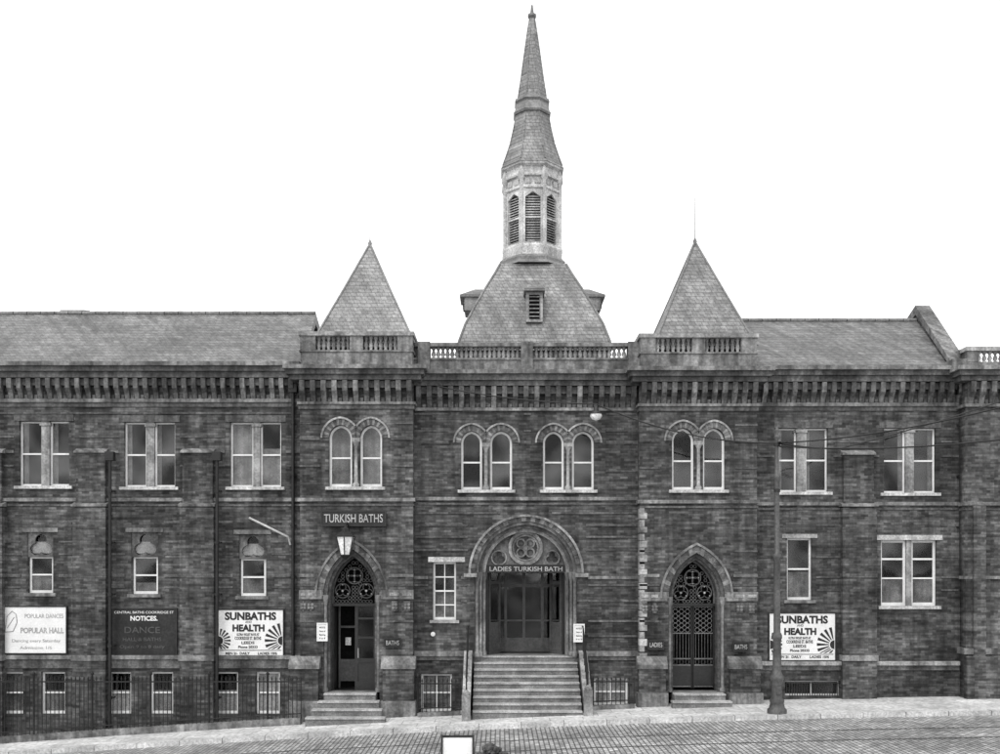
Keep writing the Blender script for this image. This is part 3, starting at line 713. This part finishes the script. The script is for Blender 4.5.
for n in list(P): 
    if P[n].v: P[n].build()

# ================= SIGNS
def board(name,a,b,pt,pb,y,bg,frame):
    o=empty(name); x0,x1,z0,z1=X(a,y),X(b,y),Z(pb,y),Z(pt,y)
    p=Part('panel',bg,o); p.box(x0,x1,y,y+.03,z0,z1); p.build()
    f=Part('frame',frame,o); w=.035
    f.box(x0-w,x1+w,y-.02,y+.05,z1,z1+w); f.box(x0-w,x1+w,y-.02,y+.05,z0-w,z0); f.box(x0-w,x0,y-.019,y+.049,z0,z1); f.box(x1,x1+w,y-.019,y+.049,z0,z1); f.build()
    return o,x0,x1,z0,z1
yp=-.05
def tx(o,s,px,py,size,m='ink',w=None,y=yp,bold=0.0): text(s,X(px,y),Z(py,y),y-.004,size,m,o,w,bold=bold)
o,*_=board('poster_board',2,66,607,653,yp,'paper','board')
tx(o,'POPULAR DANCES',44,618,.19,'faded',w=1.2); tx(o,'POPULAR HALL',42,633,.24,'faded',w=1.35,bold=.006); tx(o,'Dancing every Saturday',36,642,.13,'faded',w=1.5); tx(o,'Admission 1/6',36,649,.13,'faded',w=1.0)
pp=Part('illustration','faded',o)
il=[(6,632),(8,616),(13,611),(17,614),(18,622),(14,631)]
for i in range(len(il)):
    (a,b),(c,d)=il[i],il[(i+1)%len(il)]; pp.tube([(X(a),yp-.005,Z(b)),(X(c),yp-.005,Z(d))],.012,5)
pp.tube([(X(8),yp-.005,Z(628)),(X(15),yp-.005,Z(617))],.01,5); pp.build()
o,*_=board('notice_board',112,176,609,655,yp,'board','wood')
tx(o,'CENTRAL BATHS COOKRIDGE ST',144,613.5,.11,'paper',w=1.85); tx(o,'NOTICES.',144,620.5,.2,'paper',w=.85,bold=.006)
for r in range(3):
    tx(o,['DANCE','HALL & BATHS','Open 9 to 8 daily'][r],142,[633,641,648][r],[.28,.16,.13][r],'poleiron',w=[1.1,1.2,1.4][r])
def sunposter(a,b,pt,pb):
    o,x0,x1,z0,z1=board('sunbaths_poster',a,b,pt,pb,yp,'paper','board')
    w=b-a
    tx(o,'SUNBATHS',a+w*.5,pt+9.6,.32,w=1.6,bold=.014); tx(o,'AND',a+w*.47,pt+13,.1,w=.2); tx(o,'HEALTH',a+w*.47,pt+21,.28,w=1.0,bold=.014)
    for i,(s,k) in enumerate((('ULTRA VIOLET RAYS AT',.7),('COOKRIDGE ST. BATHS',.82),('LEEDS',.4),('Phone 20333',.6))): tx(o,s,a+w*.46,pt+25.5+i*4.2,[.1,.14,.12,.11][i],w=k,bold=.003)
    tx(o,'MEN 2/-  DAILY',a+w*.3,pt+44.5,.11,w=.75,bold=.003); tx(o,'LADIES 10/6',a+w*.76,pt+44.5,.11,w=.6,bold=.003)
    k=Part('sunburst','ink',o)
    yy=yp-.004
    def clip(p): return (max(x0+.01,min(x1-.01,p[0])),max(z0+.22,min(z1-.38,p[1])))
    for (cx_,s,r1) in((x1-.02,-1,.55),(x0+.02,1,.38)):
        cz_=z0+.48
        for i in range(9):
            t0=math.radians(-80+i*19); t1=t0+math.radians(9.5)
            r0=.17
            q=[(cx_+s*r*math.cos(t),cz_+r*math.sin(t)) for r,t in((r0,t0),(r1,t0),(r1,t1),(r0,t1))]
            q=[clip(v) for v in q]
            k.poly(q,yy)
        k.poly([clip((cx_+s*.14*math.cos(t),cz_+.14*math.sin(t))) for t in [math.radians(-90+i*18) for i in range(11)]],yy)
    k.box(x0+.05,x1-.05,yy-.002,yy,z0+.17,z0+.19)
    k.build()
sunposter(218,283,610,656); sunposter(769.5,835,613.5,660)
ys=-.62
o,*_=board('turkish_baths_sign',322,385,511.5,525,ys,'board','wood'); tx(o,'TURKISH BATHS',353.5,522.3,.36,'cream',w=1.8,y=ys,bold=.002)
o,*_=board('ladies_turkish_bath_sign',486.5,565.5,565.6,571.6,.36,'board','wood'); text('LADIES TURKISH BATH',X(526,.36),Z(571,.36),.355,.2,'cream',o,w=2.3,bold=.002)
o,*_=board('ladies_plaque',649,663,641,648.5,ys,'board','wood'); tx(o,'LADIES',656,647,.2,'cream',w=.38,y=ys)
o,*_=board('baths_plaque',385,400,639,646,ys,'board','wood'); tx(o,'BATHS',392.5,645,.2,'cream',w=.4,y=ys)
o,*_=board('baths_plaque',734,748,643,650.5,ys,'board','wood'); tx(o,'BATHS',741,649,.2,'cream',w=.38,y=ys)
for nm,a,b,pt,pb,y_ in(('paper_notice',318,326.5,624,640,-.56),('paper_notice',574.5,583.5,625,641,-.13)):
    o,*_=board(nm,a,b,pt,pb,y_,'paper','paper'); 
    for i in range(4): text(['NOTICE','Hours of','Bathing','9 to 8'][i],X((a+b)/2,y_),Z(pt+4.2+i*3.6,y_),y_-.004,.07,'ink',o,w=.18)
v=Part('door_bell_plate','white'); v.prism(circ(X(433),Z(634),.07,16),-.03,.0); v.prism(circ(X(433),Z(634),.03,12),-.045,-.03); v.build()

# wall lantern
wl=empty('wall_lantern'); y_=-1.15; lx=X(345.5,y_)
g=Part('glass','opal',wl); g.lathe(lx,y_,[(.15,Z(555,y_)),(.27,Z(537,y_))],6,rot=math.pi/6,smooth=False); g.build()
g=Part('frame','iron',wl)
g.lathe(lx,y_,[(.03,Z(560,y_)),(.08,Z(558,y_)),(.17,Z(555.5,y_)),(.16,Z(554.5,y_))],6,rot=math.pi/6,smooth=False)
g.lathe(lx,y_,[(.31,Z(537,y_)),(.31,Z(536,y_)),(.17,Z(532,y_)),(.11,Z(531,y_)),(.11,Z(529,y_)),(.02,Z(526,y_))],6,rot=math.pi/6,smooth=False)
for k in range(6):
    t=math.pi/6+math.pi/3*k; g.tube([(lx+.16*math.cos(t),y_+.16*math.sin(t),Z(555,y_)),(lx+.285*math.cos(t),y_+.285*math.sin(t),Z(537,y_))],.018,5)
g.tube([(lx,y_,Z(528,y_)),(lx,y_,Z(525,y_)),(lx,-.9,Z(522,y_)),(lx,-.5,Z(526,y_))],.025,6)
g.tube([(lx,y_,Z(526,y_)),(lx,-.85,Z(540,y_)),(lx,-.5,Z(552,y_))],.018,6)
g.build()

# ================= RAILINGS
def railing(name,a,b,y,top,plinth=.22,sp=.125):
    o=empty(name); bars=Part('bars','iron',o); x0,x1=X(a,y),X(b,y); n=int((x1-x0)/sp)
    pl=Part('plinth','stone',o)
    m=20
    for i in range(m):
        u=x0+(x1-x0)*i/m; w=x0+(x1-x0)*(i+1)/m
        pl.add([(u,y-.13,ZB),(w,y-.13,ZB),(w,y+.13,ZB),(u,y+.13,ZB),(u,y-.13,zg(u)+plinth),(w,y-.13,zg(w)+plinth),(w,y+.13,zg(w)+plinth),(u,y+.13,zg(u)+plinth)],
               [(4,5,6,7),(0,1,5,4),(3,2,6,7)]+([(0,3,7,4)] if i==0 else [])+([(1,2,6,5)] if i==m-1 else []))
    pl.build()
    zt_=Z(top,y)
    for i in range(n+1):
        x=x0+(x1-x0)*i/n; big=(i%14==0)
        r=.03 if big else .013; h=zt_+(.25 if big else .1)
        bars.lathe(x,y,[(r,zg(x)+plinth-.03),(r,h-.1),(r*2.1,h-.07),(.003,h+.02)],6)
    bars.box(x0,x1,y-.02,y+.02,zt_-.07,zt_-.03)
    bars.tube([(x0+(x1-x0)*i/10,y,zg(x0+(x1-x0)*i/10)+plinth+.12) for i in range(11)],.018,4)
    bars.build()
railing('iron_railings',-200,301,-1.2,680,plinth=.2)
railing('iron_railings',418,460,-.9,682,plinth=.12); railing('iron_railings',589,634,-.9,680,plinth=.12)
r=Part('window_guard','iron'); 
for i in range(20): r.box(X(789+i*2.5),X(789+i*2.5)+.02,-.06,-.04,Z(697),Z(682))
r.box(X(786),X(840),-.065,-.035,Z(683),Z(682)); r.build()

# ================= TRAM POLE
tp=empty('tram_pole'); y_=-2.75; px_=X(777,y_); zb=zg(px_)
p=Part('shaft','poleiron',tp)
def zp(py): return Z(py,y_)
p.lathe(px_,y_,[(.27,zb-.05),(.27,zb+.12),(.22,zb+.16),(.19,zb+.3),(.21,zb+.36),(.15,zb+.45),(.145,zp(682)),(.19,zp(679)),(.19,zp(677)),(.125,zp(672)),(.11,zp(640)),(.14,zp(638)),(.14,zp(635)),(.095,zp(632)),(.09,zp(560)),(.12,zp(558)),(.12,zp(555)),(.075,zp(553)),(.07,zp(480)),(.095,zp(478)),(.095,zp(476)),(.06,zp(474)),(.055,zp(440)),(.085,zp(438)),(.085,zp(436)),(.03,zp(434)),(.07,zp(431)),(.07,zp(430)),(.01,zp(427))],20)
p.build()
p=Part('base_panel','poleiron',tp); p.box(px_-.07,px_+.07,y_-.17,y_-.1,zb+.55,zp(686)); p.build()
p=Part('bracket','iron',tp); p.tube([(px_,y_,zp(443)),(px_+.05,y_-.15,zp(443))],.03); p.lathe(px_,y_,[(.09,zp(446)),(.09,zp(443))],12); p.lathe(px_,y_,[(.09,zp(492)),(.09,zp(489))],12); p.build()
def sag(p0,p1,s,n=24): return [tuple(Vector(p0).lerp(Vector(p1),i/n)-Vector((0,0,s*4*(i/n)*(1-i/n)))) for i in range(n+1)]
w=Part('overhead_wires','iron')
top=(px_,y_,zp(443))
lampX=(X(596,-1.5),-1.5,Z(404,-1.5))
w.tube(sag(top,lampX,.3),.02,5); w.tube(sag(lampX,(X(420,-.1),-.1,Z(382,-.1)),.15),.02,5)
w.tube(sag(top,(X(1080,-9),-9,Z(385,-9)),.25),.02,5)
w.tube(sag((px_,y_,zp(446)),(X(1075,-10),-10,Z(430,-10)),.2),.02,5)
w.tube(sag((X(838,-4),-4,Z(449,-4)),(X(1060,-.5),-.6,Z(380,-.5)),.1),.02,5)
w.tube(sag(top,(X(838,-4),-4,Z(449,-4)),.03),.02,5)
w.build()
h=empty('hanging_street_lamp'); hp=Part('shade','iron',h); a,b,c=lampX
hp.lathe(a,b,[(.02,c),(.03,c-.06),(.07,c-.1),(.08,c-.2),(.2,c-.28),(.2,c-.3)],14); hp.build()
hp=Part('bulb','opal',h); hp.lathe(a,b,[(.17,c-.3),(.18,c-.36),(.12,c-.45),(.03,c-.49)],14); hp.build()

# ================= GROUND
xsamp=[-400,-120,-60]+[-25+45*i/60 for i in range(61)]+[60,120,400]
def strip(name,y0,y1,dz,m,th=None,ny=1):
    v=[];f=[]
    for x in xsamp:
        for j in range(ny+1): v.append((x,y0+(y1-y0)*j/ny,zg(x)+dz))
    for i in range(len(xsamp)-1):
        for j in range(ny): a=i*(ny+1)+j; f.append((a,a+1,a+ny+2,a+ny+1))
    if th:
        o=len(v)
        for x in xsamp: v.append((x,y0,zg(x)+dz-th))
        for i in range(len(xsamp)-1): f.append((i*(ny+1),(i+1)*(ny+1),o+i+1,o+i))
    me=bpy.data.meshes.new(name); me.from_pydata(v,[],f)
    ob=bpy.data.objects.new(name,me); bpy.context.scene.collection.objects.link(ob); me.materials.append(M[m])
    bm=bmesh.new(); bm.from_mesh(me); bmesh.ops.recalc_face_normals(bm,faces=bm.faces[:]); 
    bm.to_mesh(me); bm.free(); return ob
KY=-3.05
strip('ground',-600,600,-.136,'ground',ny=2)
strip('road',-16,KY,-.13,'road')
strip('pavement',KY+.3,.02,0,'pave'); 
strip('kerb',KY,KY+.297,.004,'kerb',th=.15)
for i,yy in enumerate((-5.0,-6.44,-8.6,-10.04)):
    ob=strip('tram_rail',yy-.045,yy,-.124,'rail'); ob2=strip('rail_groove',yy,yy+.035,-.1235,'ink'); ob2.parent=ob

# road works board and heap in the foreground
rb=empty('road_works_board'); yb=-8.0; x0,x1=X(441,yb),X(474,yb); zt_=Z(735.5,yb); zg_=zg((x0+x1)/2)-.13
p=Part('panel','paper',rb); p.prismx([(yb-.1,zt_-.62),(yb-.07,zt_-.62),(yb+.03,zt_-.04),(yb,zt_-.04)],x0+.04,x1-.04); p.build()
p=Part('trestle','board',rb)
for xx in(x0,x1-.04):
    p.prismx([(yb-.2,zg_),(yb-.14,zg_),(yb+.04,zt_),(yb-.02,zt_)],xx,xx+.045); p.prismx([(yb+.24,zg_),(yb+.3,zg_),(yb+.09,zt_),(yb+.042,zt_)],xx,xx+.045)
p.box(x0+.045,x1-.04,yb-.015,yb+.05,zt_-.04,zt_); p.box(x0+.045,x1-.04,yb-.13,yb-.07,zt_-.66,zt_-.62); p.build()
hp=bmesh.new(); 
for i in range(90):
    t=random.random()*6.28; rr=random.random()**.6*.42; hh=max(0,.55-rr*.95)*random.random()
    m_=bmesh.ops.create_icosphere(hp,subdivisions=1,radius=random.uniform(.06,.11))
    for q in m_['verts']: q.co=Vector((q.co.x*random.uniform(.8,1.3)+X(492,yb)+rr*math.cos(t),q.co.y+yb+rr*.7*math.sin(t),q.co.z*.8+zg_+.04+hh))
me=bpy.data.meshes.new('rubble_heap'); hp.to_mesh(me); hp.free(); ob=bpy.data.objects.new('rubble_heap',me); bpy.context.scene.collection.objects.link(ob); me.materials.append(M['stoned'])

# ================= LIGHT / WORLD / CAMERA
el=math.radians(55); az=math.radians(-28)
dirv=Vector((math.sin(az)*math.cos(el),-math.cos(az)*math.cos(el),math.sin(el)))
sl=bpy.data.lights.new('sun','SUN'); sl.energy=1.5; sl.angle=math.radians(20); sl.color=(1,.99,.97)
so=bpy.data.objects.new('sun',sl); bpy.context.scene.collection.objects.link(so); so.rotation_euler=dirv.to_track_quat('Z','Y').to_euler(); so.location=(0,-20,30)
wd=bpy.data.worlds.new('World'); bpy.context.scene.world=wd; wd.use_nodes=True; nt=wd.node_tree; N=nt.nodes; L=nt.links; N.clear()
out=N.new('ShaderNodeOutputWorld'); bg=N.new('ShaderNodeBackground'); sk=N.new('ShaderNodeTexSky'); sk.sky_type='NISHITA'; sk.sun_disc=False
sk.sun_elevation=el; sk.sun_rotation=math.atan2(dirv.x,dirv.y)
bw=N.new('ShaderNodeRGBToBW'); L.new(sk.outputs[0],bw.inputs[0]); 
ml=N.new('ShaderNodeMath'); ml.operation='MULTIPLY_ADD'; ml.inputs[1].default_value=.5; ml.inputs[2].default_value=8.5; L.new(bw.outputs[0],ml.inputs[0])
L.new(ml.outputs[0],bg.inputs[0]); bg.inputs[1].default_value=.145; L.new(bg.outputs[0],out.inputs[0])
cam=bpy.data.cameras.new('camera'); co=bpy.data.objects.new('camera',cam); bpy.context.scene.collection.objects.link(co)
co.location=(0,-D,CZ); co.rotation_euler=(math.radians(90),0,0); cam.sensor_width=36; cam.lens=36*D/(1000/S); cam.shift_y=(HP-377)/1000; cam.clip_end=2000; cam.clip_start=.1
bpy.context.scene.camera=co
sc=bpy.context.scene; sc.view_settings.view_transform='Standard'; sc.view_settings.look='None'; sc.view_settings.exposure=0
